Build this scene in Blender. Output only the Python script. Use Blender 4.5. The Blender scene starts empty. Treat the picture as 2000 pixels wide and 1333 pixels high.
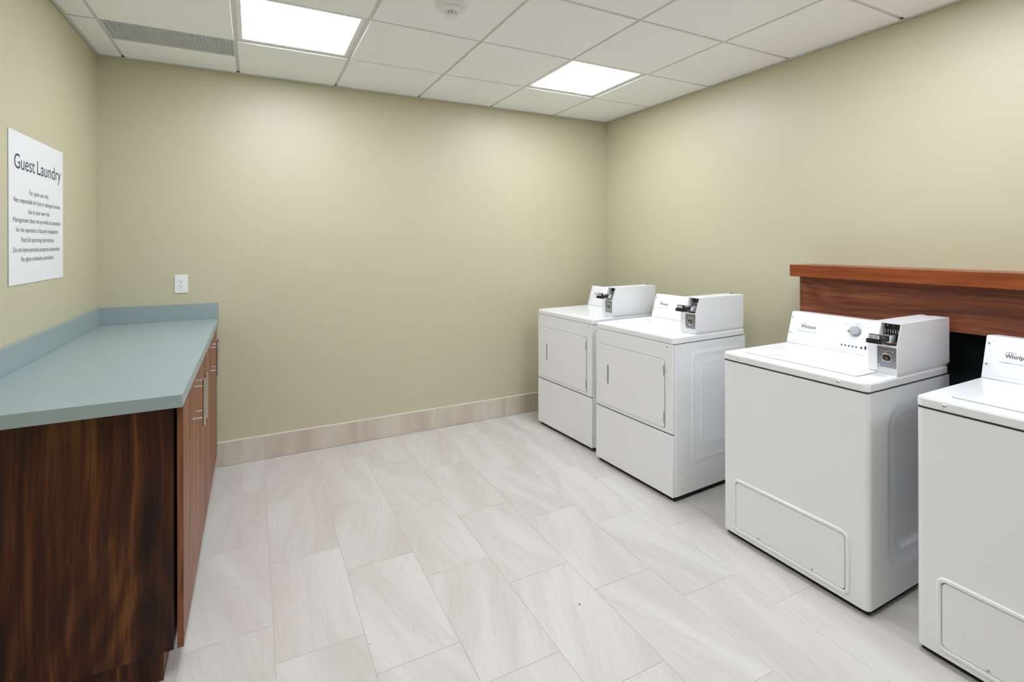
import bpy, bmesh, math, random
from mathutils import Matrix, Vector

S = bpy.context.scene
COL = S.collection
random.seed(7)

# ------------------------------------------------------------------ camera
cam_d = bpy.data.cameras.new('camera')
cam = bpy.data.objects.new('camera', cam_d)
COL.objects.link(cam)
F_PX, CX, CY = 978.66, 996.78, 475.14
cam_d.sensor_fit = 'HORIZONTAL'
cam_d.sensor_width = 36.0
cam_d.lens = F_PX / 2000 * 36.0
cam_d.shift_x = (1000 - CX) / 2000
cam_d.shift_y = -(666.5 - CY) / 2000
cam_d.clip_start = 0.02
cam.matrix_world = (Matrix.Translation((0.8289, -3.7688, 1.4535))
                    @ Matrix.Rotation(-0.47354, 4, 'Z')
                    @ Matrix.Rotation(math.pi / 2, 4, 'X')
                    @ Matrix.Rotation(-0.0021, 4, 'Z'))
S.camera = cam

# ------------------------------------------------------------------ world, exposure
w = bpy.data.worlds.new('world')
S.world = w
w.use_nodes = True
w.node_tree.nodes['Background'].inputs[0].default_value = (0.5, 0.5, 0.5, 1)
w.node_tree.nodes['Background'].inputs[1].default_value = 0.0
S.view_settings.view_transform = 'Standard'
S.view_settings.look = 'None'
S.view_settings.gamma = 1.0
S.view_settings.use_curve_mapping = False
S.view_settings.exposure = 0.0
PANEL_EMISSION = 22.0          # the ceiling light panels

# ------------------------------------------------------------------ room numbers (metres)
W = 3.764                     # left wall x = 0, right wall x = W
YF = -5.472                   # front wall (behind the camera); back wall y = 0
H = 2.587                     # ceiling grid
GX = [0.0] + [0.1315 + 0.61 * i for i in range(6)] + [W]
GY = [0.0] + [-(0.592 + 0.61 * i) for i in range(8)] + [YF]


# ------------------------------------------------------------------ materials
def srgb(r, g, b):
    f = lambda c: c / 12.92 if c <= 0.04045 else ((c + 0.055) / 1.055) ** 2.4
    return (f(r / 255), f(g / 255), f(b / 255), 1.0)


class NT:
    def __init__(self, name):
        self.m = bpy.data.materials.new(name)
        self.m.use_nodes = True
        self.t = self.m.node_tree
        self.b = self.t.nodes['Principled BSDF']

    def n(self, typ, **kw):
        o = self.t.nodes.new(typ)
        for k, v in kw.items():
            setattr(o, k, v)
        return o

    def l(self, a, b):
        self.t.links.new(a, b)

    def val(self, sock, v):
        if hasattr(v, 'is_output'):
            self.l(v, sock)
        else:
            sock.default_value = v

    def math(self, op, a, b=0.0, c=0.0):
        o = self.n('ShaderNodeMath', operation=op)
        for s, v in zip(o.inputs, (a, b, c)):
            self.val(s, v)
        return o.outputs[0]

    def noise(self, vec, scale=1.0, detail=3.0, rough=0.5):
        o = self.n('ShaderNodeTexNoise')
        self.l(vec, o.inputs['Vector'])
        o.inputs['Scale'].default_value = scale
        o.inputs['Detail'].default_value = detail
        o.inputs['Roughness'].default_value = rough
        return o.outputs['Fac']

    def ramp(self, fac, stops):
        o = self.n('ShaderNodeValToRGB')
        e = o.color_ramp.elements
        while len(e) < len(stops):
            e.new(0.5)
        for i, (p, c) in enumerate(stops):
            e[i].position = p
            e[i].color = c
        self.l(fac, o.inputs[0])
        return o.outputs[0]

    def mix(self, fac, a, b, mode='MIX'):
        o = self.n('ShaderNodeMix', data_type='RGBA', blend_type=mode)
        self.val(o.inputs[0], fac)
        self.val(o.inputs[6], a)
        self.val(o.inputs[7], b)
        return o.outputs[2]

    def mapping(self, vec, scale=(1, 1, 1), rot=None, loc=None):
        o = self.n('ShaderNodeMapping')
        self.l(vec, o.inputs['Vector'])
        o.inputs['Scale'].default_value = scale
        if rot is not None:
            if isinstance(rot, tuple):
                o.inputs['Rotation'].default_value = rot
            else:
                self.l(rot, o.inputs['Rotation'])
        if loc is not None:
            if isinstance(loc, tuple):
                o.inputs['Location'].default_value = loc
            else:
                self.l(loc, o.inputs['Location'])
        return o.outputs[0]

    def comb(self, x, y, z):
        o = self.n('ShaderNodeCombineXYZ')
        for s, v in zip(o.inputs, (x, y, z)):
            self.val(s, v)
        return o.outputs[0]

    def bump(self, h, strength=0.1, dist=0.002):
        o = self.n('ShaderNodeBump')
        o.inputs['Strength'].default_value = strength
        o.inputs['Distance'].default_value = dist
        self.l(h, o.inputs['Height'])
        self.l(o.outputs[0], self.b.inputs['Normal'])

    def coord(self):
        return self.n('ShaderNodeTexCoord').outputs['Object']

    def set(self, color=None, rough=None, metal=None, spec=None):
        if color is not None:
            self.val(self.b.inputs['Base Color'], color)
        if rough is not None:
            self.val(self.b.inputs['Roughness'], rough)
        if metal is not None:
            self.b.inputs['Metallic'].default_value = metal
        if spec is not None:
            self.b.inputs['Specular IOR Level'].default_value = spec
        return self


def plain(name, col, rough=0.5, metal=0.0, spec=0.5, vary=0.03, scale=30.0):
    """colour with a faint procedural mottling"""
    k = NT(name)
    f = k.noise(k.coord(), scale, 3)
    d = tuple(c * (1 - vary) for c in col[:3]) + (1,)
    e = tuple(min(1, c * (1 + vary)) for c in col[:3]) + (1,)
    k.set(k.mix(f, d, e), rough, metal, spec)
    return k.m


def paint(name, col):
    k = NT(name)
    v = k.coord()
    f = k.noise(v, 1.7, 3)
    k.set(k.mix(f, tuple(c * 0.975 for c in col[:3]) + (1,), tuple(c * 1.025 for c in col[:3]) + (1,)), 0.46, 0, 0.6)
    k.bump(k.noise(v, 260, 2), 0.05, 0.001)
    return k.m


def wood(name, stops, along, rough=0.3, rings=10.0, sc=1.0, spec=0.5, fine=0.35):
    """along: axis index of the grain"""
    k = NT(name)
    v = k.coord()
    oi = k.n('ShaderNodeObjectInfo').outputs['Random']
    off = k.comb(k.math('MULTIPLY', oi, 13.0), k.math('MULTIPLY', oi, 7.0), k.math('MULTIPLY', oi, 23.0))
    def sc3(across, al):
        q = [across * sc] * 3
        q[along] = al * sc
        return tuple(q)
    low = k.n('ShaderNodeTexNoise')
    k.l(k.mapping(v, sc3(1.6, 0.75), None, off), low.inputs['Vector'])
    low.inputs['Scale'].default_value = 1.0
    low.inputs['Detail'].default_value = 2.0
    cen = k.n('ShaderNodeVectorMath', operation='SUBTRACT')
    k.l(low.outputs['Color'], cen.inputs[0])
    cen.inputs[1].default_value = (0.5, 0.5, 0.5)
    amp = [0.13 / sc] * 3
    amp[along] = 0.0
    sca = k.n('ShaderNodeVectorMath', operation='MULTIPLY')
    k.l(cen.outputs[0], sca.inputs[0])
    sca.inputs[1].default_value = tuple(amp)
    add = k.n('ShaderNodeVectorMath', operation='ADD')
    k.l(v, add.inputs[0])
    k.l(sca.outputs[0], add.inputs[1])
    wv = add.outputs[0]
    band = k.noise(k.mapping(wv, sc3(9.0, 0.35), None, off), 1.0, 3, 0.55)
    streak = k.noise(k.mapping(wv, sc3(42.0, 0.7), None, off), 1.0, 4, 0.65)
    ring = k.math('SINE', k.math('MULTIPLY', k.noise(k.mapping(wv, sc3(3.0, 0.5), None, off), 1.0, 1.0), rings * 6.283 * 2))
    grain = k.noise(k.mapping(wv, sc3(230.0, 4.0), None, off), 1.0, 3, 0.6)
    f = k.math('ADD', k.math('MULTIPLY', band, 0.50), k.math('MULTIPLY', streak, 0.50))
    f = k.math('ADD', f, k.math('MULTIPLY', ring, 0.035))
    c = k.ramp(f, stops)
    g = k.ramp(grain, [(0.35, (1 - fine, 1 - fine, 1 - fine, 1)), (0.62, (1, 1, 1, 1))])
    c = k.mix(1.0, c, g, 'MULTIPLY')
    k.set(c, rough, 0, spec)
    return k.m


def stone(name, lo, mid, hi, along_y=True, grey=None):
    k = NT(name)
    v = k.coord()
    oi = k.n('ShaderNodeObjectInfo').outputs['Random']
    r2 = k.math('FRACT', k.math('MULTIPLY', oi, 17.31))
    r3 = k.math('FRACT', k.math('MULTIPLY', oi, 91.7))
    off = k.comb(k.math('MULTIPLY', oi, 57.0), k.math('MULTIPLY', r2, 31.0), k.math('MULTIPLY', r3, 11.0))
    ang = k.math('MULTIPLY', k.math('SUBTRACT', r2, 0.5), 0.8)
    rot = k.comb(0.0, 0.0, ang)
    vr = k.n('ShaderNodeVectorRotate', rotation_type='EULER_XYZ')
    k.l(v, vr.inputs['Vector'])
    k.l(rot, vr.inputs['Rotation'])
    v2 = vr.outputs[0]
    band = k.noise(k.mapping(v2, (6.0, 0.8, 6.0) if along_y else (4, 4, 0.9), None, off), 1.0, 3, 0.55)
    vein = k.noise(k.mapping(v2, (15.0, 1.1, 15.0) if along_y else (15, 15, 1.2), None, off), 1.0, 5, 0.65)
    vein = k.math('ABSOLUTE', k.math('SUBTRACT', vein, 0.5))
    vein = k.ramp(vein, [(0.0, (0, 0, 0, 1)), (0.035, (1, 1, 1, 1))])
    cloud = k.noise(k.mapping(v, (5, 5, 5), None, off), 1.0, 4, 0.6)
    grit = k.noise(v, 190, 2, 0.7)
    c = k.ramp(band, [(0.36, lo), (0.5, mid), (0.62, hi)])
    c = k.mix(k.math('MULTIPLY', cloud, 0.35), c, mid)
    c = k.mix(1.0, c, k.ramp(vein, [(0.0, (0.945, 0.94, 0.93, 1)), (1.0, (1, 1, 1, 1))]), 'MULTIPLY')
    c = k.mix(1.0, c, k.ramp(grit, [(0.3, (0.955, 0.955, 0.95, 1)), (0.6, (1, 1, 1, 1))]), 'MULTIPLY')
    tint = k.ramp(r3, [(0.0, (0.955, 0.95, 0.94, 1)), (0.5, (0.985, 0.985, 0.98, 1)), (1.0, (1.01, 1.005, 1.0, 1))])
    c = k.mix(1.0, c, tint, 'MULTIPLY')
    k.set(c, k.math('MULTIPLY_ADD', band, 0.2, 0.32), 0, 0.4)
    k.bump(grit, 0.06, 0.001)
    return k.m


def emit(name, strength):
    k = NT(name)
    e = k.n('ShaderNodeEmission')
    e.inputs['Color'].default_value = (0.845, 0.895, 1.0, 1)
    e.inputs['Strength'].default_value = strength
    k.l(e.outputs[0], k.t.nodes['Material Output'].inputs['Surface'])
    return k.m


M = {}
M['wall'] = paint('olive wall paint', srgb(197, 191, 162))
M['ceil'] = plain('ceiling tile', srgb(250, 250, 249), 0.9, 0, 0.1, 0.02, 90)
M['grid'] = plain('ceiling grid', srgb(214, 214, 210), 0.5, 0, 0.3, 0.01)
M['dark'] = plain('underside shade', srgb(22, 22, 22), 0.9)  # near-black, stands in for the shade under the machines
M['plenum'] = plain('plenum', srgb(40, 40, 39), 0.9)
M['white'] = plain('white enamel', srgb(243, 243, 244), 0.22, 0, 0.5, 0.006, 6)
M['whiteplastic'] = plain('white plastic', srgb(238, 238, 236), 0.35, 0, 0.4, 0.01)
M['sign'] = plain('sign white', srgb(235, 235, 236), 0.4, 0, 0.3, 0.006)
M['ink'] = plain('navy ink', srgb(38, 44, 62), 0.6)
M['greyink'] = plain('grey ink', srgb(70, 72, 78), 0.6)
M['greyprint'] = plain('light grey print', srgb(150, 152, 156), 0.6)
M['black'] = plain('black plastic', srgb(24, 24, 26), 0.4)
M['gapgrey'] = plain('dark gap grey', srgb(52, 52, 54), 0.7)  # shade painted into the machine gaps; also small dark parts
M['silver'] = plain('silver knob', srgb(168, 170, 176), 0.35, 0.6)
M['steel'] = plain('brushed steel', srgb(200, 196, 190), 0.28, 1.0)
M['plate'] = plain('zinc plate', srgb(165, 170, 182), 0.32, 0.9)
M['chrome'] = plain('chrome', srgb(220, 222, 226), 0.15, 1.0)
M['laminate'] = plain('blue grey laminate', srgb(149, 164, 164), 0.42, 0, 0.7, 0.02, 160)
M['walnut'] = wood('dark walnut vertical', [(0.38, srgb(34, 12, 6)), (0.47, srgb(60, 27, 14)), (0.55, srgb(84, 44, 20)), (0.64, srgb(122, 76, 34))], 2, 0.36, 7.0, 1.0, 0.3)
M['walnutdoor'] = wood('door walnut vertical', [(0.36, srgb(96, 52, 34)), (0.46, srgb(128, 76, 52)), (0.56, srgb(150, 96, 68)), (0.68, srgb(172, 118, 84))], 2, 0.4, 5.0, 1.0, 0.25, 0.22)
M['walnuth'] = wood('walnut horizontal', [(0.34, srgb(88, 46, 32)), (0.46, srgb(120, 66, 46)), (0.56, srgb(144, 84, 56)), (0.68, srgb(176, 112, 74))], 1, 0.45, 6.0, 1.6, 0.3, 0.25)
M['shelfwood'] = wood('red shelf wood', [(0.34, srgb(118, 54, 22)), (0.46, srgb(138, 68, 30)), (0.56, srgb(154, 80, 36)), (0.68, srgb(178, 102, 48))], 1, 0.32, 4.0, 1.2, 0.4, 0.22)
M['cabinside'] = plain('cabinet interior', srgb(70, 42, 28), 0.6)
M['tile'] = stone('floor stone tile', srgb(202, 197, 189), srgb(209, 205, 198), srgb(216, 213, 207))
M['basetile'] = stone('base stone tile', srgb(192, 179, 164), srgb(208, 195, 180), srgb(220, 209, 197), False)
M['grout'] = plain('grout', srgb(194, 190, 182), 0.9)
M['caulk'] = plain('white caulk', srgb(228, 226, 216), 0.5)
M['grille'] = plain('egg crate grey', srgb(225, 227, 227), 0.45, 0.0)
M['duct'] = plain('duct interior', srgb(190, 192, 192), 0.8)
M['ledgeshade'] = plain('painted ledge shade', srgb(26, 30, 32), 0.85, 0, 0.2)  # near-black, paints the shade on the wall below the ledge
M['seam'] = plain('grey seam', srgb(128, 130, 134), 0.7, 0, 0.1)
M['lint'] = plain('lint speck', srgb(60, 58, 54), 0.9)
M['glow'] = emit('light diffuser', PANEL_EMISSION)


# ------------------------------------------------------------------ geometry helpers
def bx(bm, x0, x1, y0, y1, z0, z1, bev=0.0, seg=2):
    x0, x1 = min(x0, x1), max(x0, x1)
    y0, y1 = min(y0, y1), max(y0, y1)
    z0, z1 = min(z0, z1), max(z0, z1)
    v = [bm.verts.new((x, y, z)) for z in (z0, z1) for y in (y0, y1) for x in (x0, x1)]
    fs = [bm.faces.new([v[i] for i in q]) for q in
          ((0, 2, 3, 1), (4, 5, 7, 6), (0, 1, 5, 4), (2, 6, 7, 3), (0, 4, 6, 2), (1, 3, 7, 5))]
    if bev > 0:
        ed = list({e for f in fs for e in f.edges})
        bmesh.ops.bevel(bm, geom=ed, offset=bev, segments=seg, profile=0.6, affect='EDGES')


def rr(a0, a1, b0, b1, r, n=6, inset=0.0):
    a0 += inset; a1 -= inset; b0 += inset; b1 -= inset
    r = max(1e-4, r - inset)
    pts = []
    for cx, cy, s in ((a1 - r, b1 - r, 0), (a0 + r, b1 - r, 90), (a0 + r, b0 + r, 180), (a1 - r, b0 + r, 270)):
        for i in range(n + 1):
            t = math.radians(s + 90 * i / n)
            pts.append((cx + r * math.cos(t), cy + r * math.sin(t)))
    return pts


PL = {'xz': lambda a, b, d: (a, d, b), 'xy': lambda a, b, d: (a, b, d), 'yz': lambda a, b, d: (d, a, b)}


def loft(bm, rings, plane='xz', cap0=True, cap1=True, close=False):
    """rings: list of (points2d, depth)"""
    f = PL[plane]
    R = [[bm.verts.new(f(a, b, d)) for a, b in pts] for pts, d in rings]
    if close:
        R.append(R[0])
    for p, q in zip(R, R[1:]):
        n = len(p)
        for i in range(n):
            bm.faces.new((p[i], p[(i + 1) % n], q[(i + 1) % n], q[i]))
    if cap0 and not close:
        bm.faces.new(R[0])
    if cap1 and not close:
        bm.faces.new(R[-1])


def rplate(bm, a0, a1, b0, b1, r, d0, d1, bev=0.0015, plane='xz', n=6):
    """rounded plate from depth d0 (back) to d1 (front), bevelled at the front"""
    s = 1 if d1 > d0 else -1
    loft(bm, [(rr(a0, a1, b0, b1, r, n), d0), (rr(a0, a1, b0, b1, r, n), d1 - s * bev),
              (rr(a0, a1, b0, b1, r, n, bev * 0.35), d1 - s * bev * 0.35),
              (rr(a0, a1, b0, b1, r, n, bev), d1)], plane)


def rring(bm, a0, a1, b0, b1, r, wd, d0, d1, bev=0.002, plane='xz', n=6):
    s = 1 if d1 > d0 else -1
    R = lambda i: rr(a0, a1, b0, b1, r, n, i)
    loft(bm, [(R(0), d0), (R(0), d1 - s * bev), (R(bev * .4), d1 - s * bev * .3), (R(bev), d1), (R(wd - bev), d1),
              (R(wd - bev * .4), d1 - s * bev * .3), (R(wd), d1 - s * bev), (R(wd), d0)], plane, close=True)


def prism(bm, prof, a0, a1, plane='yz'):
    loft(bm, [(prof, a0), (prof, a1)], plane)


def cyl(bm, p0, p1, r, n=16, r1=None):
    p0 = Vector(p0); p1 = Vector(p1)
    d = (p1 - p0)
    q = d.to_track_quat('Z', 'Y').to_matrix().to_4x4()
    bmesh.ops.create_cone(bm, cap_ends=True, segments=n, radius1=r, radius2=r if r1 is None else r1, depth=d.length,
                          matrix=Matrix.Translation((p0 + p1) / 2) @ q)


def lathe(bm, prof, c=(0, 0, 0), n=40):
    R = []
    for r, z in prof:
        R.append([bm.verts.new((c[0] + r * math.cos(2 * math.pi * i / n), c[1] + r * math.sin(2 * math.pi * i / n), c[2] + z)) for i in range(n)])
    for p, q in zip(R, R[1:]):
        for i in range(n):
            bm.faces.new((p[i], p[(i + 1) % n], q[(i + 1) % n], q[i]))
    bm.faces.new(R[0]); bm.faces.new(R[-1])


def mesh(bm, name, mat, smooth=None, mats=None):
    bmesh.ops.recalc_face_normals(bm, faces=bm.faces[:])
    me = bpy.data.meshes.new(name)
    bm.to_mesh(me)
    bm.free()
    me.materials.append(M[mat])
    if smooth:
        for p in me.polygons:
            p.use_smooth = True
        me.set_sharp_from_angle(angle=math.radians(smooth))
        for p in me.polygons:
            p.use_smooth = len(p.vertices) <= 8 and p.area < 0.0022
    return me


def place(name, me, parent=None, loc=None):
    o = bpy.data.objects.new(name, me)
    COL.objects.link(o)
    if parent:
        o.parent = parent
    if loc:
        o.location = loc
    return o


def part(name, bm, mat, parent=None, smooth=35):
    return place(name, mesh(bm, name, mat, smooth), parent)


def B(*boxes, bev=0.0, seg=2):
    bm = bmesh.new()
    for b in boxes:
        bx(bm, *b, bev=bev, seg=seg)
    return bm


def thing(name, label, cat, loc=(0, 0, 0), rz=0.0, group=None):
    o = place(name, None)
    o.location = loc
    o.rotation_euler = (0, 0, rz)
    o.empty_display_size = 0.1
    return tag(o, label, cat, group)


def tag(o, label, cat, group=None):
    o['label'] = label
    o['category'] = cat
    if group:
        o['group'] = group
    return o


def struct(o):
    o['kind'] = 'structure'
    return o


def text_mesh(s, width, height, name, mat, xf, bold=0.0):
    """flat lettering fitted to width x height (cap height), centred, then moved by xf"""
    cu = bpy.data.curves.new(name, 'FONT')
    cu.body = s
    cu.align_x = 'CENTER'
    cu.size = 1.0
    cu.offset = bold
    cu.resolution_u = 5
    o = bpy.data.objects.new(name, cu)
    COL.objects.link(o)
    bpy.context.view_layer.update()
    dg = bpy.context.evaluated_depsgraph_get()
    me = bpy.data.meshes.new_from_object(o.evaluated_get(dg))
    bpy.data.objects.remove(o)
    bpy.data.curves.remove(cu)
    xs = [v.co.x for v in me.vertices]
    sx = width / (max(xs) - min(xs))
    cx = (max(xs) + min(xs)) / 2
    sy = height / 0.70
    for v in me.vertices:
        v.co = xf @ Vector(((v.co.x - cx) * sx, v.co.y * sy, 0))
    me.materials.clear()
    me.materials.append(M[mat])
    me.name = name
    return me


# ================================================================== ROOM SHELL
TH = 0.12
HT = H + 0.26
o = struct(part('wall_back', B((-TH, W + TH, 0, TH, -0.05, HT)), 'wall', smooth=None))
o = struct(part('wall_left', B((-TH, 0, YF - TH, 0, -0.05, HT)), 'wall', smooth=None))
o = struct(part('wall_right', B((W, W + TH, YF - TH, 0, -0.05, HT)), 'wall', smooth=None))
o = struct(part('wall_front', B((0, W, YF - TH, YF, -0.05, HT)), 'wall', smooth=None))

# floor: grout bed + every stone tile
floor = struct(part('floor', B((0, W, YF, 0, -0.05, -0.0012)), 'grout', smooth=None))
TW, TL, GAP = 0.3012, 0.602, 0.0019
x0 = 0.8925 - 3 * TW
cache = {}
col = 0
while x0 + col * TW < W:
    xa, xb = max(0.0, x0 + col * TW), min(W, x0 + (col + 1) * TW)
    k = col - 3
    y = -0.655 - 0.2007 * k
    while y + TL < 0 + TL:
        y += TL
    # y: joint line at or above the back wall
    while y > YF:
        ya, yb = max(YF, y - TL), min(0.0, y)
        if yb - ya > 0.01 and xb - xa > 0.01:
            wx, wy = round(xb - xa - GAP, 4), round(yb - ya - GAP, 4)
            key = (wx, wy)
            if key not in cache:
                bm = bmesh.new()
                bx(bm, -wx / 2, wx / 2, -wy / 2, wy / 2, -0.006, 0, bev=0)
                for e in list(bm.edges):
                    pass
                top = [e for e in bm.edges if all(abs(v.co.z) < 1e-6 for v in e.verts)]
                bmesh.ops.bevel(bm, geom=top, offset=0.0008, segments=1, affect='EDGES')
                cache[key] = mesh(bm, 'floor_tile', 'tile')
            place('floor_tile', cache[key], floor, ((xa + xb) / 2, (ya + yb) / 2, random.uniform(-0.0002, 0.0002)))
        y -= TL
    col += 1

# tile baseboards
BH, BT = 0.155, 0.010


def base_tile(parent, along, a0, a1, face, sgn):
    ln = abs(a1 - a0) - 0.003
    bm = bmesh.new()
    if along == 'x':
        bx(bm, -ln / 2, ln / 2, 0, sgn * BT, 0, BH - 0.002, bev=0.0008, seg=1)
        loc = ((a0 + a1) / 2, face, 0.002)
    else:
        bx(bm, 0, sgn * BT, -ln / 2, ln / 2, 0, BH - 0.002, bev=0.0008, seg=1)
        loc = (face, (a0 + a1) / 2, 0.002)
    place('base_tile', mesh(bm, 'base_tile', 'basetile'), parent, loc)


def baseboard(name, along, cuts, face, sgn):
    g = 0.006
    lo, hi = min(cuts), max(cuts)
    if along == 'x':
        b = part(name, B((lo, hi, face, face + sgn * g, 0, BH - 0.003)), 'caulk', smooth=None)
        c = B((lo, hi, face, face + sgn * 0.0095, BH, BH + 0.006), bev=0.002)
    else:
        b = part(name, B((face, face + sgn * g, lo, hi, 0, BH - 0.003)), 'caulk', smooth=None)
        c = B((face, face + sgn * 0.0095, lo, hi, BH, BH + 0.006), bev=0.002)
    struct(b)
    part('caulk_bead', c, 'caulk', b)
    for p, q in zip(cuts, cuts[1:]):
        base_tile(b, along, p, q, face, sgn)


baseboard('baseboard_back', 'x', [0.575, 0.8925, 1.195, 1.498, 2.1, 2.7, 3.3, W], 0, -1)
baseboard('baseboard_right', 'y', [-BT, -0.6, -1.2, -1.8, -2.4, -3.0, -3.6, -4.2, -4.8, YF + BT], W, -1)
baseboard('baseboard_left', 'y', [-1.80, -2.1, -2.7, -3.3, -3.9, -4.5, -5.1, YF + BT], 0, 1)
baseboard('baseboard_front', 'x', [0, 0.6, 1.2, 1.8, 2.4, 3.0, 3.6, W], YF, 1)

# ceiling: slab, grid runners, lay-in tiles, wall angle
ceiling = struct(part('ceiling', B((0, W, YF, 0, H + 0.2, H + 0.25)), 'plenum', smooth=None))
TF = H - 0.006               # tile face, just below the grid
GW = 0.018                   # visible groove
for x in GX[1:-1]:
    part('grid_runner', B((x - 0.012, x + 0.012, YF + 0.034, -0.034, H, H + 0.004), (x - 0.0015, x + 0.0015, YF + 0.002, -0.002, H + 0.004, H + 0.04)), 'grid', ceiling, None)
for y in GY[1:-1]:
    for xa, xb in zip(GX, GX[1:]):
        part('cross_tee', B((xa + (0.012 if xa > 0 else 0.034), xb - (0.012 if xb < W else 0.034), y - 0.012, y + 0.012, H, H + 0.004)), 'grid', ceiling, None)
LIGHTS = {(2, 1): 'lit square ceiling light panel beside the grey air grille',
          (5, 1): 'lit square ceiling light panel above the coin-operated dryers',
          (2, 4): 'lit square ceiling light panel just past the open end of the counter',
          (5, 7): 'lit square ceiling light panel close to the front wall',
          (5, 4): 'lit square ceiling light panel above the end washer of the row'}
ANG = 0.021
tcache = {}
for i, (xa, xb) in enumerate(zip(GX, GX[1:])):
    for j, (yb, ya) in enumerate(zip(GY, GY[1:])):
        if (i, j) in LIGHTS:
            continue
        a = xa + (GW / 2 if i else ANG * 0.25)
        b = xb - (GW / 2 if i < len(GX) - 2 else ANG * 0.25)
        c = ya + (GW / 2 if j < len(GY) - 2 else ANG * 0.25)
        d = yb - (GW / 2 if j else ANG * 0.25)
        if (i, j) == (1, 0):
            c = -0.325          # the strip of tile behind the air grille
        wx, wy = round(b - a, 4), round(d - c, 4)
        if wx < 0.01 or wy < 0.01:
            continue
        if (wx, wy) not in tcache:
            tcache[(wx, wy)] = mesh(B((-wx / 2, wx / 2, -wy / 2, wy / 2, 0, 0.018), bev=0.0012, seg=1), 'ceiling_tile', 'ceil')
        place('ceiling_tile', tcache[(wx, wy)], ceiling, ((a + b) / 2, (c + d) / 2, TF))
# wall angle trims (white L strip along each wall) with the dark shadow gap behind
for n, b in enumerate(((0, W, -ANG, 0), (0, ANG, YF + ANG, -ANG), (W - ANG, W, YF + ANG, -ANG), (0, W, YF, YF + ANG))):
    xa, xb, ya, yb = b
    g = 0.002
    struct(part('trim_%d' % (n + 1), B((xa + g, xb - g, ya + g, yb - g, TF - 0.0035, TF - 0.0005)), 'grid', smooth=None))

# ================================================================== CEILING FIXTURES
for (i, j), lab in LIGHTS.items():
    cx = (GX[i] + GX[i + 1]) / 2
    cy = (GY[j] + GY[j + 1]) / 2
    t = thing('ceiling_light', lab, 'light', (cx, cy, H), 0, 'square light panels set in the ceiling grid')
    bm = bmesh.new()
    h = 0.293
    rring(bm, -h, h, -h, h, 0.004, 0.024, 0.03, 0.001, 0.001, 'xy', 2)
    part('light_frame', bm, 'whiteplastic', t)
    part('diffuser', B((-0.269, 0.269, -0.269, 0.269, 0.003, 0.006)), 'glow', t, None)
    part('back_tray', B((-0.29, 0.29, -0.29, 0.29, 0.03, 0.04)), 'whiteplastic', t, None)

# air return grille
gx0, gx1, gy0, gy1 = GX[1] + 0.012, GX[2] - 0.012, -0.581, -0.335
t = thing('air_grille', 'grey egg-crate air return grille in the ceiling near the wall corner', 'air grille', ((gx0 + gx1) / 2, (gy0 + gy1) / 2, H))
hx, hy = (gx1 - gx0) / 2, (gy1 - gy0) / 2
bm = bmesh.new()
n = int(2 * hx / 0.0185)
for k in range(n + 1):
    x = -hx + 2 * hx * k / n
    bx(bm, x - 0.0018, x + 0.0018, -hy, hy, 0.0, 0.013)
n = int(2 * hy / 0.0185)
for k in range(n + 1):
    y = -hy + 2 * hy * k / n
    bx(bm, -hx, hx, y - 0.0018, y + 0.0018, 0.0, 0.0125)
o = part('egg_crate', bm, 'grille', t, None)
o['kind'] = 'stuff'
part('duct_box', B((-hx, hx, -hy, hy, 0.05, 0.055), (-hx - .003, -hx, -hy, hy, 0.014, 0.055), (hx, hx + .003, -hy, hy, 0.014, 0.055),
                   (-hx, hx, -hy - .003, -hy, 0.014, 0.055), (-hx, hx, hy, hy + .003, 0.014, 0.055)), 'duct', t, None)
bm = bmesh.new()
rring(bm, -hx - 0.006, hx + 0.006, -hy - 0.006, hy + 0.006, 0.001, 0.006, 0.012, -0.003, 0.0008, 'xy', 1)
part('grille_frame', bm, 'grid', t)

# smoke detector
t = thing('smoke_detector', 'round white smoke detector on the ceiling', 'smoke detector', (1.664, -1.53, TF))
bm = bmesh.new()
lathe(bm, [(0.002, 0), (0.076, 0), (0.0765, -0.006), (0.074, -0.012), (0.066, -0.0145), (0.002, -0.0145)])
part('detector_base', bm, 'whiteplastic', t)
bm = bmesh.new()
lathe(bm, [(0.002, -0.0145), (0.056, -0.0145), (0.053, -0.026), (0.043, -0.034), (0.034, -0.0365), (0.002, -0.0365)])
part('detector_body', bm, 'whiteplastic', t)
bm = bmesh.new()
lathe(bm, [(0.002, -0.0365), (0.0235, -0.0365), (0.0235, -0.052), (0.002, -0.052)], n=24)
part('sensor_core', bm, 'black', t)
for k in range(12):
    a = 2 * math.pi * k / 12
    bm = bmesh.new()
    bx(bm, 0.0225, 0.0305, -0.0052, 0.0052, -0.053, -0.0365, bev=0.0012, seg=1)
    bmesh.ops.rotate(bm, verts=bm.verts[:], cent=(0, 0, 0), matrix=Matrix.Rotation(a, 3, 'Z'))
    part('sensor_fin', bm, 'whiteplastic', t)
bm = bmesh.new()
lathe(bm, [(0.002, -0.052), (0.031, -0.052), (0.03, -0.056), (0.022, -0.060), (0.002, -0.061)])
part('sensor_cap', bm, 'whiteplastic', t)

# ================================================================== LEFT: COUNTER, CABINETS
CT, CB = 0.971, 0.929
YN = -1.858                  # near end of the worktop
t = thing('countertop', 'blue-grey laminate countertop with low backsplash along two walls', 'countertop', (0, 0, 0))
bm = bmesh.new()
bx(bm, 0.002, 0.625, YN, -0.002, CB, CT, bev=0.0012, seg=1)
part('worktop', bm, 'laminate', t)
part('backsplash', B((0.002, 0.020, YN, -0.021, CT + 0.0003, CT + 0.101), bev=0.001, seg=1), 'laminate', t)
part('backsplash', B((0.002, 0.625, -0.020, -0.002, CT + 0.0003, CT + 0.101), bev=0.001, seg=1), 'laminate', t)

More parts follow.
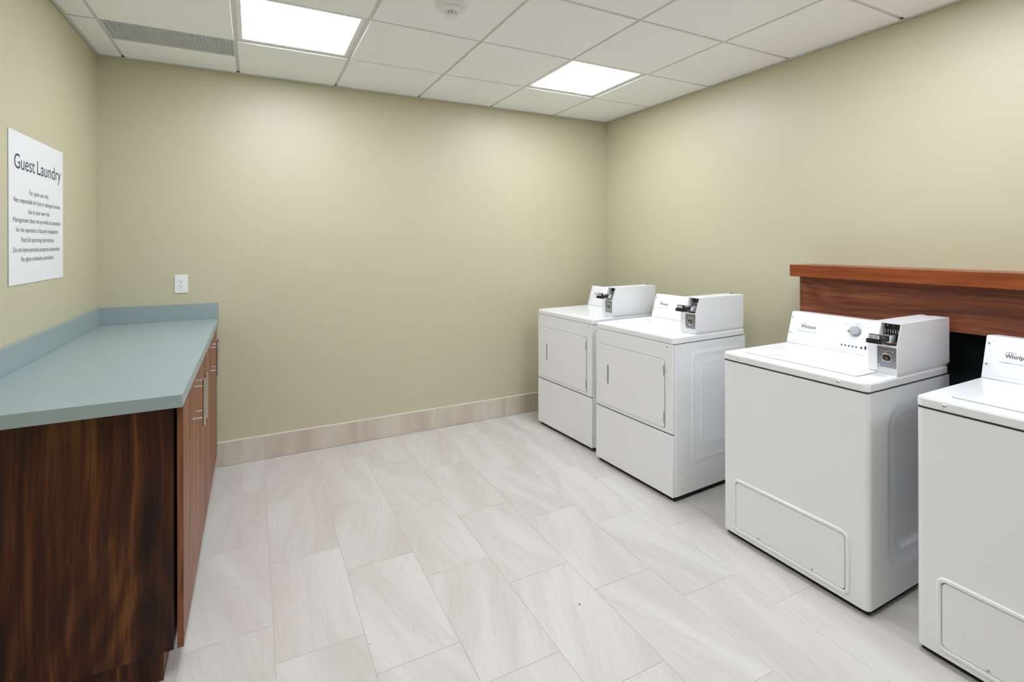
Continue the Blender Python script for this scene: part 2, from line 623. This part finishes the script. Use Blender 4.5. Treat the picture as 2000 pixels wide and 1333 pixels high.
YE = -1.778                  # outer face of the cabinet end
ZB = 0.105
XD0, XD1 = 0.6005, 0.6185      # door back / front
XC = 0.590                   # carcass front


def bar_pull(door, y):
    bm = bmesh.new()
    x = 0.650
    cyl(bm, (x, y, 0.722), (x, y, 0.910), 0.006, 16)
    for z in (0.752, 0.880):
        cyl(bm, (XD1, y, z), (x, y, z), 0.0042, 12)
    part('bar_pull', bm, 'steel', door, 40)['label'] = 'brushed steel bar pull'


def cabinet(label, ya, yb, mid, end_panel, filler=None):
    """ya near edge, yb far edge"""
    t = thing('base_cabinet', label, 'cabinet', (0, 0, 0), 0, 'walnut base cabinets under the countertop')
    e = 0.019 if end_panel else 0.0
    part('carcass', B((0.004, XC, ya + e + 0.0005, yb - 0.0005, ZB, CB - 0.003)), 'cabinside', t, None)
    part('toe_kick', B((0.004, 0.560, ya + (0.02 if end_panel else 0.0005), yb - 0.0005, 0.001, ZB - 0.0005)), 'walnut', t, None)
    if end_panel:
        part('end_panel', B((0.004, XC + 0.001, ya, ya + e, ZB, CB - 0.003), bev=0.0008, seg=1), 'walnut', t)
    for a, b, hy in ((ya + 0.0015, mid - 0.0015, mid - 0.05), (mid + 0.0015, yb - 0.0015 - (filler or 0), mid + 0.05)):
        d = part('door', B((XD0, XD1, a, b, ZB, CB - 0.008), bev=0.0008, seg=1), 'walnutdoor', t)
        bar_pull(d, hy)
    if filler:
        part('filler_strip', B((XD0, XD1 - 0.002, yb - filler, yb - 0.001, ZB, CB - 0.008), bev=0.0006, seg=1), 'walnutdoor', t)


cabinet('dark walnut base cabinet with grained side panel at the open end of the counter', YE, -0.935, -1.36, True)
cabinet('walnut base cabinet between the back wall and the other cabinet', -0.935, -0.014, -0.51, False, 0.07)

# ------------------------------------------------------------------ sign
t = thing('wall_sign', 'square white Guest Laundry sign with dark lettering on the left wall', 'sign', (0.0, -0.9095, 1.595))
part('sign_panel', B((0.0008, 0.0036, -0.3025, 0.3025, -0.302, 0.302), bev=0.0006, seg=1), 'sign', t)
# left wall faces +x: text x axis -> +y, text y axis -> +z
TX = lambda cy, z: Matrix(((0, 0, 1, 0.0040), (1, 0, 0, cy), (0, 1, 0, z), (0, 0, 0, 1)))
sy, sz = -0.9095, 1.595
for word, a, b in (('Guest', -1.164, -0.959), ('Laundry', -0.932, -0.639)):
    place('heading_text', text_mesh(word, b - a, 0.059, 'heading_text', 'ink', TX((a + b) / 2 - sy, 1.752 - sz), 0.0), t)
LN = [('For guest use only.', -1.016, -0.797, 1.657), ('Not responsible for lost or damaged articles.', -1.170, -0.644, 1.619),
      ('Use at your own risk.', -1.031, -0.786, 1.578), ('Management does not provide an attendant', -1.176, -0.645, 1.541),
      ('for the operation of laundry equipment.', -1.150, -0.674, 1.502), ('Read all operating instructions.', -1.099, -0.728, 1.462),
      ('Do not leave personal property unattended.', -1.176, -0.655, 1.422), ('No glass containers permitted.', -1.100, -0.736, 1.384)]
for s, a, b, z in LN:
    place('text_line', text_mesh(s, b - a, 0.0195, 'text_line', 'greyink', TX((a + b) / 2 - sy, z - sz)), t)

# ------------------------------------------------------------------ outlet
t = thing('wall_outlet', 'white duplex outlet on the back wall above the counter', 'outlet', (0.4215, 0, 1.2))
bm = bmesh.new()
rplate(bm, -0.0355, 0.0355, -0.058, 0.058, 0.004, -0.0005, -0.006, 0.002)
part('faceplate', bm, 'whiteplastic', t)
bm = bmesh.new()
rplate(bm, -0.0167, 0.0167, -0.0335, 0.0335, 0.002, -0.004, -0.0075, 0.001)
r = part('receptacle', bm, 'whiteplastic', t)
for z in (0.0165, -0.0165):
    bm = bmesh.new()
    bx(bm, -0.0072, -0.0052, -0.0079, -0.0076, z + 0.001, z + 0.0085)
    bx(bm, 0.0052, 0.0072, -0.0079, -0.0076, z + 0.0005, z + 0.009)
    cyl(bm, (0, -0.0076, z - 0.006), (0, -0.0079, z - 0.006), 0.0026, 12)
    part('slot', bm, 'gapgrey' if z < 0 else 'black', r, None)

# ================================================================== RIGHT WALL LEDGE
t = thing('wall_ledge', 'reddish wooden ledge shelf on the wall behind the washers', 'shelf', (W, -1.947, 1.327))
YL = YF + 0.01 + 1.947
part('shelf_board', B((3.556 - W, -0.001, YL, 0, -0.065, 0), bev=0.0015, seg=2), 'shelfwood', t)
part('fascia_board', B((3.630 - W, 3.650 - W, YL, -0.012, -0.278, -0.0655), bev=0.0008, seg=1), 'walnuth', t)
part('ledge_shade_panel', B((3.745 - W, 3.762 - W, YL, -0.012, -1.165, -0.11)), 'ledgeshade', t, None)  # dark sheet added over the wall, the ledge's shade as colour
part('cleat', B((3.70 - W, -0.02, YL, -0.02, -0.105, -0.0655)), 'cabinside', t, None)


# ================================================================== LAUNDRY MACHINES
MW = 0.666


def sd_rr(p, q, a0, a1, b0, b1, r):
    cx, cy = (a0 + a1) / 2, (b0 + b1) / 2
    dx = abs(p - cx) - (a1 - a0) / 2 + r
    dy = abs(q - cy) - (b1 - b0) / 2 + r
    return math.hypot(max(dx, 0), max(dy, 0)) + min(max(dx, dy), 0) - r


def sst(a, b, x):
    t = max(0.0, min(1.0, (x - a) / (b - a)))
    return t * t * (3 - 2 * t)


def shell(depth, z0, z1, r, dent, y0=0.0):
    """open cabinet: front with rounded corners and two pressed sides; x across, y into the wall"""
    path = []
    ns = 64
    for i in range(ns + 1):
        path.append((0.0, depth - (depth - y0 - r) * i / ns, -1))
    for i in range(1, 7):
        a = math.radians(90 * i / 6)
        path.append((r - r * math.cos(a), y0 + r - r * math.sin(a), 0))
    for i in range(0, 7):
        a = math.radians(90 * i / 6)
        path.append((MW - r + r * math.sin(a), y0 + r - r * math.cos(a), 0))
    for i in range(1, ns + 1):
        path.append((MW, y0 + r + (depth - y0 - r) * i / ns, 1))
    nz = 84
    zs = [z0 + (z1 - z0) * j / nz for j in range(nz + 1)]
    bm = bmesh.new()
    G = []
    for z in zs:
        row = []
        for x, y, s in path:
            if s:
                x -= s * dent(y, z)
            row.append(bm.verts.new((x, y, z)))
        G.append(row)
    for a, b in zip(G, G[1:]):
        for i in range(len(path) - 1):
            if path[i][2] == 0 and path[i + 1][2] == 0 and abs(path[i][0] - path[i + 1][0]) > 0.1:
                continue
            bm.faces.new((a[i], a[i + 1], b[i + 1], b[i]))
    # front as one long quad strip
    fi = [i for i in range(len(path) - 1) if path[i][2] == 0 and path[i + 1][2] == 0 and abs(path[i][0] - path[i + 1][0]) > 0.1][0]
    bm.faces.new([g[fi] for g in G] + [g[fi + 1] for g in reversed(G)])
    # back, top and bottom caps
    bm.faces.new([g[0] for g in G] + [g[-1] for g in reversed(G)])
    bm.faces.new(G[0])
    bm.faces.new(G[-1])
    bmesh.ops.recalc_face_normals(bm, faces=bm.faces[:])
    return bm


def washer_dent(y, z):
    d1 = -sd_rr(y, z, 0.135, 0.60, 0.13, 0.80, 0.10)
    d2 = -sd_rr(y, z, 0.215, 0.56, 0.20, 0.745, 0.07)
    return 0.010 * sst(-0.005, 0.05, d1) + 0.014 * sst(-0.008, 0.014, d2)


def dryer_dent(y, z):
    d1 = sd_rr(y, z, 0.140, 0.60, 0.180, 0.835, 0.03)
    d2 = sd_rr(y, z, 0.160, 0.62, 0.205, 0.815, 0.03)
    d3 = sd_rr(y, z, 0.235, 0.60, 0.285, 0.755, 0.03)
    f = lambda d, w: math.exp(-(d / w) ** 2)
    return -0.0028 * f(d2, 0.008) + 0.0015 * f(d1, 0.009) - 0.0025 * f(d3, 0.008)


def coin_meter(t, y0, yb, zb, zt):
    """coin box housing with slide and lock; y0 front, yb back"""
    xa, xb = 0.557, 0.6655
    zl = zb + 0.113                      # ledge
    prof = [(y0, zb), (y0, zl), (y0 + 0.034, zt), (yb, zt), (yb, zb)]
    bm = bmesh.new()
    prism(bm, prof, xa, 0.592)
    prism(bm, prof, xb - 0.003, xb)
    bx(bm, 0.592, xb - 0.003, y0 + 0.005, yb, zb, zl - 0.004)
    bx(bm, 0.592, xb - 0.003, y0 + 0.062, yb, zl - 0.004, zt - 0.003)
    bx(bm, 0.592, xb - 0.003, y0 + 0.033, yb, zt - 0.003, zt)
    bx(bm, 0.592, xb - 0.003, y0 + 0.0003, y0 + 0.012, zl - 0.0085, zl - 0.002, bev=0.001, seg=1)
    bx(bm, xa + 0.003, xb - 0.003, y0 + 0.006, yb - 0.008, zb - 0.009, zb)
    c = part('coin_box', bm, 'white', t, 30)
    bm = bmesh.new()
    for x in (0.586, 0.596):
        cyl(bm, (x, yb - 0.010, zt - 0.001), (x + 0.003, yb - 0.012, zt + 0.007), 0.0014, 8)
    bx(bm, 0.583, 0.603, yb - 0.016, yb - 0.004, zt, zt + 0.0012)
    part('latch_clip', bm, 'gapgrey', c, None)
    # recess face, coin teeth
    yr = y0 + 0.061
    part('slide_plate', B((0.5925, 0.662, yr - 0.0015, yr, zl - 0.003, zt - 0.004)), 'black', c, None)
    bm = bmesh.new()
    for k in range(6):
        x = 0.604 + k * 0.0092
        bx(bm, x - 0.0023, x + 0.0023, yr - 0.022, yr - 0.0015, zt - 0.042, zt - 0.027, bev=0.0009, seg=1)
    for k in range(3):
        x = 0.603 + k * 0.022
        cyl(bm, (x, yr - 0.004, zt - 0.014), (x, yr - 0.0015, zt - 0.014), 0.0026, 10)
    part('coin_teeth', bm, 'chrome', c, None)
    # slide body + handle
    zs = zl + 0.026
    bm = bmesh.new()
    bx(bm, 0.606, 0.648, y0 - 0.020, yr - 0.002, zs - 0.014, zs + 0.016, bev=0.002)
    bx(bm, 0.594, 0.655, y0 + 0.012, yr - 0.002, zs - 0.020, zs - 0.014)
    part('coin_slide', bm, 'chrome', c)
    yh = y0 - 0.085
    bm = bmesh.new()
    bx(bm, 0.592, 0.650, yh, yh + 0.034, zs - 0.014, zs + 0.004, bev=0.003)
    bx(bm, 0.600, 0.644, yh + 0.002, yh + 0.022, zs + 0.0035, zs + 0.023, bev=0.003)
    bx(bm, 0.610, 0.642, yh + 0.02, y0 - 0.018, zs - 0.009, zs + 0.008)
    part('slide_handle', bm, 'black', c)
    part('price_tag', B((0.603, 0.641, yh + 0.001, yh + 0.0021, zs + 0.0065, zs + 0.0205)), 'sign', c, None)
    me = text_mesh('$2.00', 0.030, 0.0085, 'price_text', 'ink', Matrix(((1, 0, 0, 0.622), (0, 0, -1, yh + 0.0007), (0, 1, 0, zs + 0.0093), (0, 0, 0, 1))), 0.01)
    place('price_text', me, c)
    # lock plate
    yl = y0 + 0.0048
    zc = zb + 0.062
    part('lock_plate', B((0.5935, 0.661, yl - 0.0025, yl, zb + 0.020, zl - 0.010), bev=0.0006, seg=1), 'plate', c)
    bm = bmesh.new()
    rring(bm, 0.608, 0.646, zc - 0.019, zc + 0.016, 0.014, 0.005, yl - 0.002, yl - 0.007, 0.0012, 'xz')
    bx(bm, 0.613, 0.652, yl - 0.007, yl - 0.002, zc + 0.020, zc + 0.026, bev=0.001, seg=1)
    part('lock_guard', bm, 'chrome', c)
    bm = bmesh.new()
    rplate(bm, 0.612, 0.642, zc - 0.015, zc + 0.012, 0.011, yl - 0.002, yl - 0.004, 0.0008)
    part('lock_cup', bm, 'black', c)
    bm = bmesh.new()
    cyl(bm, (0.627, yl - 0.0035, zc - 0.003), (0.627, yl - 0.0085, zc - 0.003), 0.0078, 20)
    part('lock_cylinder', bm, 'chrome', c)
    part('key_slot', B((0.6262, 0.6278, yl - 0.0088, yl - 0.0084, zc - 0.0075, zc + 0.0015)), 'black', c, None)
    for z in (zb + 0.027, zl - 0.018):
        bm = bmesh.new()
        cyl(bm, (0.599, yl - 0.0025, z), (0.599, yl - 0.0042, z), 0.003, 10)
        part('plate_screw', bm, 'chrome', c)


def console(t, prof, brand_x, kind):
    """backsplash console; prof: (y0,z0) foot, (y1,z1) top of the sloping face, back y"""
    (ya, za), (yt, zt), yb = prof
    x0, x1 = 0.006, 0.5565
    bm = bmesh.new()
    P = [(ya, za), (yt - 0.002, zt - 0.007), (yt + 0.003, zt), (yt + 0.012, zt + 0.002), (yb, zt - 0.004), (yb, za)]
    prism(bm, P, x0, x1)
    c = part('console', bm, 'white', t, 30)
    L = math.hypot(yt - ya, zt - za)
    uy, uz = (yt - ya) / L, (zt - za) / L          # along the slope (up)
    ny, nz = -uz, uy                                # outwards
    # transform: local x -> x, y -> up the slope, z -> outwards
    def XF(x, s, h=0.0006):
        return Matrix(((1, 0, 0, x), (0, uy, ny, ya + uy * s + ny * h), (0, uz, nz, za + uz * s + nz * h), (0, 0, 0, 1)))
    # raised face panel
    def slab(name, a0, a1, s0, s1, h0, h1, mat, r=0.004, bev=0.0008):
        bm = bmesh.new()
        rplate(bm, a0, a1, s0, s1, r, h0, h1, bev, 'xy', 4)
        bmesh.ops.transform(bm, matrix=XF(0, 0, 0), verts=bm.verts[:])
        return part(name, bm, mat, c)
    slab('face_panel', x0 + 0.022, x1 - 0.002, 0.016, L - 0.012, -0.001, 0.0012, 'white')
    part('console_seam', B((x0 + 0.001, x1 - 0.001, ya - 0.0022, ya + 0.004, za - 0.0006, za + 0.0006)), 'seam', c, None)
    slab('console_foot', x0 + 0.0005, x1 - 0.0005, 0.0012, 0.0142, -0.001, 0.0012, 'white', 0.001, 0.0005)
    # brand lettering
    h = 0.0018
    s0 = 0.092
    place('brand_text', text_mesh('Whirlpool', 0.078, 0.0165, 'brand_text', 'ink', XF(brand_x, s0, h), 0.012), c)
    place('small_text', text_mesh('COMMERCIAL', 0.030, 0.0042, 'small_text', 'ink', XF(brand_x - 0.022, s0 + 0.020, h)), c)
    place('small_text', text_mesh('COMMERCIAL LAUNDRY SYSTEMS', 0.100, 0.0038, 'small_text', 'greyink', XF(brand_x - 0.003, s0 - 0.021, h)), c)
    for s in (0.058, 0.142):
        bm = bmesh.new()
        cyl(bm, (0.016, s, 0), (0.016, s, 0.0022), 0.0042, 12)
        bmesh.ops.transform(bm, matrix=XF(0, 0, 0), verts=bm.verts[:])
        part('screw', bm, 'silver', c)
    if kind == 'washer':
        kx, ks = 0.341, 0.112
        bm = bmesh.new()
        cyl(bm, (kx, ks, 0.001), (kx, ks, 0.004), 0.026, 32)
        cyl(bm, (kx, ks, 0.004), (kx, ks, 0.022), 0.0235, 32, 0.0205)
        bmesh.ops.transform(bm, matrix=XF(0, 0, 0), verts=bm.verts[:])
        kn = part('selector_knob', bm, 'silver', c, 40)
        bm = bmesh.new()
        bx(bm, -0.032, -0.022, -0.0035, 0.0035, 0.003, 0.010)
        bmesh.ops.rotate(bm, verts=bm.verts[:], cent=(0, 0, 0), matrix=Matrix.Rotation(math.radians(8), 3, 'Z'))
        bmesh.ops.translate(bm, verts=bm.verts[:], vec=(kx, ks, 0))
        bmesh.ops.transform(bm, matrix=XF(0, 0, 0), verts=bm.verts[:])
        part('knob_pointer', bm, 'black', kn, None)
        bm = bmesh.new()
        bx(bm, -0.017, 0.003, -0.0035, 0.0035, 0.0215, 0.0235)
        bmesh.ops.rotate(bm, verts=bm.verts[:], cent=(0, 0, 0), matrix=Matrix.Rotation(math.radians(55), 3, 'Z'))
        bmesh.ops.translate(bm, verts=bm.verts[:], vec=(kx - 0.006, ks + 0.004, 0))
        bmesh.ops.transform(bm, matrix=XF(0, 0, 0), verts=bm.verts[:])
        part('knob_mark', bm, 'chrome', kn, None)
        place('small_text', text_mesh('NORMAL', 0.030, 0.005, 'small_text', 'greyink', XF(kx + 0.004, ks + 0.034, h)), c)
        place('small_text', text_mesh('PERM PRESS', 0.038, 0.004, 'small_text', 'greyprint', XF(kx - 0.036, ks + 0.028, h)), c)
        place('small_text', text_mesh('DELICATES', 0.040, 0.004, 'small_text', 'greyprint', XF(kx + 0.046, ks + 0.026, h)), c)
        for k in range(6):
            x = 0.288 + k * 0.0168 + (0.006 if k == 5 else 0)
            bm = bmesh.new()
            cyl(bm, (x, 0.036, 0.001), (x, 0.036, 0.0022), 0.0042 if k < 5 else 0.0052, 10)
            bmesh.ops.transform(bm, matrix=XF(0, 0, 0), verts=bm.verts[:])
            part('indicator', bm, 'gapgrey' if k < 5 else 'black', c, None)
        bm = bmesh.new()
        rplate(bm, 0.392, 0.400, 0.030, 0.048, 0.003, 0.001, 0.003, 0.0005, 'xy', 3)
        bmesh.ops.transform(bm, matrix=XF(0, 0, 0), verts=bm.verts[:])
        part('key_switch', bm, 'black', c)
    return c


MESHES = {}


def machine_feet(t, z, depth):
    part('underside_shade', B((0.010, MW - 0.010, 0.020, depth - 0.02, 0.005, z + 0.002)), 'dark', t, None)  # dark box added to paint the shadow line along the floor
    for x in (0.045, MW - 0.045):
        for y in (0.05, depth - 0.06):
            bm = bmesh.new()
            cyl(bm, (x, y, 0.0), (x, y, 0.009), 0.016, 16)
            cyl(bm, (x, y, 0.009), (x, y, z + 0.004), 0.008, 12)
            part('foot', bm, 'whiteplastic', t, 40)


def washer(label, loc, rz):
    D = 0.645
    t = thing('washing_machine', label, 'washing machine', loc, rz, 'coin-operated washers under the wooden ledge')
    z0, z1 = 0.027, 0.866
    if 'w' not in MESHES:
        MESHES['w'] = mesh(shell(D, z0, z1, 0.022, washer_dent), 'cabinet_body', 'white', 30)
    place('cabinet_body', MESHES['w'], t)
    part('top_gap_shade', B((0.006, MW - 0.006, 0.006, D - 0.006, z1 - 0.0003, 0.8735)), 'gapgrey', t, None)  # dark core painting the shadow gap below the top
    bm = bmesh.new()
    loft(bm, [(rr(0, MW, -0.001, D, 0.020, 6, 0.002), 0.8735), (rr(0, MW, -0.001, D, 0.020), 0.8755), (rr(0, MW, -0.001, D, 0.020), 0.900),
              (rr(0, MW, -0.001, D, 0.020, 6, 0.0028), 0.9065), (rr(0, MW, -0.001, D, 0.020, 6, 0.009), 0.9095)], 'xy')
    part('top_panel', bm, 'white', t, 40)
    bm = bmesh.new()
    R = lambda i: rr(0.078, 0.588, 0.070, 0.478, 0.010, 4, i)
    loft(bm, [(R(0), 0.9094), (R(0), 0.9125), (R(0.002), 0.914), (R(0.05), 0.9152), (R(0.075), 0.9128)], 'xy')
    lid = part('lid', bm, 'white', t, 20)
    bm = bmesh.new()
    rplate(bm, 0.0748, 0.5912, 0.0668, 0.4812, 0.012, 0.9090, 0.9100, 0.0002, 'xy', 4)
    part('lid_seam', bm, 'seam', lid)
    me = text_mesh('PUSH', 0.020, 0.006, 'lid_print', 'greyink', Matrix(((1, 0, 0, 0.20), (0, 1, 0, 0.105), (0, 0, 1, 0.9157), (0, 0, 0, 1))))
    place('lid_print', me, lid)
    for x in (0.085, 0.557):
        bm = bmesh.new()
        rplate(bm, x - 0.006, x + 0.006, 0.8890, 0.8965, 0.0035, 0.0, -0.006, 0.002, 'xz', 4)
        part('bumper', bm, 'whiteplastic', t)
        part('bumper_mark', B((x - 0.004, x + 0.003, -0.0066, -0.0058, 0.8905, 0.8932)), 'gapgrey', t, None)  # small dark bar low on the bumper
    # access panel near the floor
    bm = bmesh.new()
    rring(bm, 0.060, 0.598, 0.046, 0.302, 0.030, 0.016, 0.001, -0.007, 0.004)
    part('panel_surround', bm, 'white', t, 40)
    bm = bmesh.new()
    rplate(bm, 0.074, 0.584, 0.060, 0.288, 0.018, 0.001, -0.0008, 0.0002)
    part('panel_gap_shade', bm, 'gapgrey', t)  # dark plate painting the shadow gap round the access panel
    bm = bmesh.new()
    rplate(bm, 0.0778, 0.5802, 0.0638, 0.2842, 0.015, 0.0, -0.0048, 0.0012)
    ap = part('access_panel', bm, 'white', t, 40)
    for x in (0.20, 0.45):
        bm = bmesh.new()
        cyl(bm, (x, -0.0046, 0.072), (x, -0.0066, 0.072), 0.0042, 6)
        part('screw', bm, 'silver', ap, None)
    console(t, ((0.497, 0.9096), (0.549, 1.073), 0.645), 0.108, 'washer')
    coin_meter(t, 0.212, 0.648, 0.919, 1.119)
    machine_feet(t, z0, D)
    return t


def dryer(label, loc, rz):
    D = 0.630
    t = thing('clothes_dryer', label, 'dryer', loc, rz, 'coin-operated dryers by the corner')
    z0, z1 = 0.032, 0.882
    if 'd' not in MESHES:
        MESHES['d'] = mesh(shell(D, z0, z1, 0.004, dryer_dent, 0.012), 'cabinet_body', 'white', 30)
    place('cabinet_body', MESHES['d'], t)
    part('top_gap_shade', B((0.005, MW - 0.005, 0.016, D - 0.006, z1 - 0.0003, 0.8865)), 'gapgrey', t, None)  # dark core, shade of the gap under the dryer top as colour
    bm = bmesh.new()
    loft(bm, [(rr(0, MW, 0, D, 0.016, 6, 0.002), 0.8865), (rr(0, MW, 0, D, 0.016), 0.8885), (rr(0, MW, 0, D, 0.016), 0.914),
              (rr(0, MW, 0, D, 0.016, 6, 0.0028), 0.9205), (rr(0, MW, 0, D, 0.016, 6, 0.009), 0.9235)], 'xy')
    part('top_panel', bm, 'white', t, 40)
    bm = bmesh.new()
    bx(bm, 0.001, MW - 0.006, 0.0, 0.0115, 0.3795, 0.8835, bev=0.004, seg=3)
    up = part('upper_front', bm, 'white', t, 40)
    bm = bmesh.new()
    bx(bm, 0.001, MW - 0.006, -0.002, 0.0115, 0.027, 0.3725, bev=0.005, seg=3)
    part('lower_front', bm, 'white', t, 40)
    part('seam_strip', B((0.004, MW - 0.010, 0.0095, 0.0118, 0.371, 0.381)), 'gapgrey', t, None)  # dark strip painting the shade inside the front seam
    # door
    bm = bmesh.new()
    rplate(bm, 0.0285, 0.6025, 0.3995, 0.7905, 0.016, 0.002, -0.0006, 0.0002)
    part('door_gap_shade', bm, 'gapgrey', t)  # dark plate painting the shadow gap round the door
    bm = bmesh.new()
    # door leaf with a slot-shaped pull pressed into it
    a0, a1, b0, b1 = 0.031, 0.600, 0.402, 0.788
    s0, s1, u0, u1 = 0.119, 0.136, 0.540, 0.664
    yf = -0.005
    bx(bm, a0, s0, yf, 0.0, b0, b1, 0)
    bx(bm, s1, a1, yf, 0.0, b0, b1, 0)
    bx(bm, s0, s1, yf, 0.0, b0, u0, 0)
    bx(bm, s0, s1, yf, 0.0, u1, b1, 0)
    bm.free()
    bm = bmesh.new()
    rplate(bm, a0, a1, b0, b1, 0.014, 0.0, yf, 0.0016)
    d = part('door', bm, 'white', t, 40)
    bm = bmesh.new()
    rring(bm, s0 - 0.004, s1 + 0.004, u0 - 0.004, u1 + 0.004, 0.004, 0.0045, yf + 0.0002, yf - 0.0018, 0.0008, 'xz', 3)
    part('pull_rim', bm, 'white', d)
    bm = bmesh.new()
    rplate(bm, s0, s1, u0, u1, 0.002, yf + 0.0002, yf - 0.0003, 0.0001, 'xz', 3)
    part('pull_slot', bm, 'silver', d)
    for za, zb in ((0.700, 0.757), (0.432, 0.492)):
        part('hinge', B((0.5945, 0.6035, yf - 0.0015, 0.0, za, zb), bev=0.001, seg=1), 'silver', d)
    for x, z in ((0.016, 0.867), (0.621, 0.865)):
        bm = bmesh.new()
        cyl(bm, (x, 0.0005, z), (x, -0.002, z), 0.0045, 12)
        part('screw', bm, 'silver', up, None)
    console(t, ((0.512, 0.9236), (0.562, 1.082), 0.63), 0.098, 'dryer')
    coin_meter(t, 0.182, 0.616, 0.934, 1.132)
    machine_feet(t, z0, D)
    return t


R90 = -math.pi / 2
dryer('white coin-operated dryer in the room corner beside the back wall', (2.866, -0.280, 0), R90 + math.radians(4.2))
dryer('white coin-operated dryer between the corner dryer and the washers', (2.870, -1.038, 0), R90 + math.radians(3.1))
washer('white coin-operated top-loading washer beside the dryers', (2.925, -2.016, 0), R90 + math.radians(0.4))
washer('white coin-operated top-loading washer at the end of the row', (2.935, -2.834, 0), R90 + math.radians(0.2))

# ------------------------------------------------------------------ lint on the floor
SP = [(1.992, -2.104, 0.0055), (1.60, -1.60, 0.004), (2.16, -1.28, 0.0035), (2.33, -1.76, 0.0035), (2.30, -1.64, 0.003), (3.02, -1.76, 0.0045), (2.64, -0.96, 0.003), (1.20, -1.92, 0.0035), (1.36, -1.93, 0.003)]
bm = bmesh.new()
bmesh.ops.create_icosphere(bm, subdivisions=1, radius=1.0)
for v in bm.verts:
    v.co *= random.uniform(0.6, 1.15)
lm = mesh(bm, 'lint_speck', 'lint', 60)
for x, y, r in SP:
    o = place('lint_speck', lm, None, (x, y, r * 0.3))
    o.scale = (r, r * 0.6, r * 0.35)
    o.rotation_euler = (0, 0, random.uniform(0, 3.1))
    tag(o, 'tiny dark speck of lint lying on the pale floor tiles', 'lint', 'lint specks on the floor')
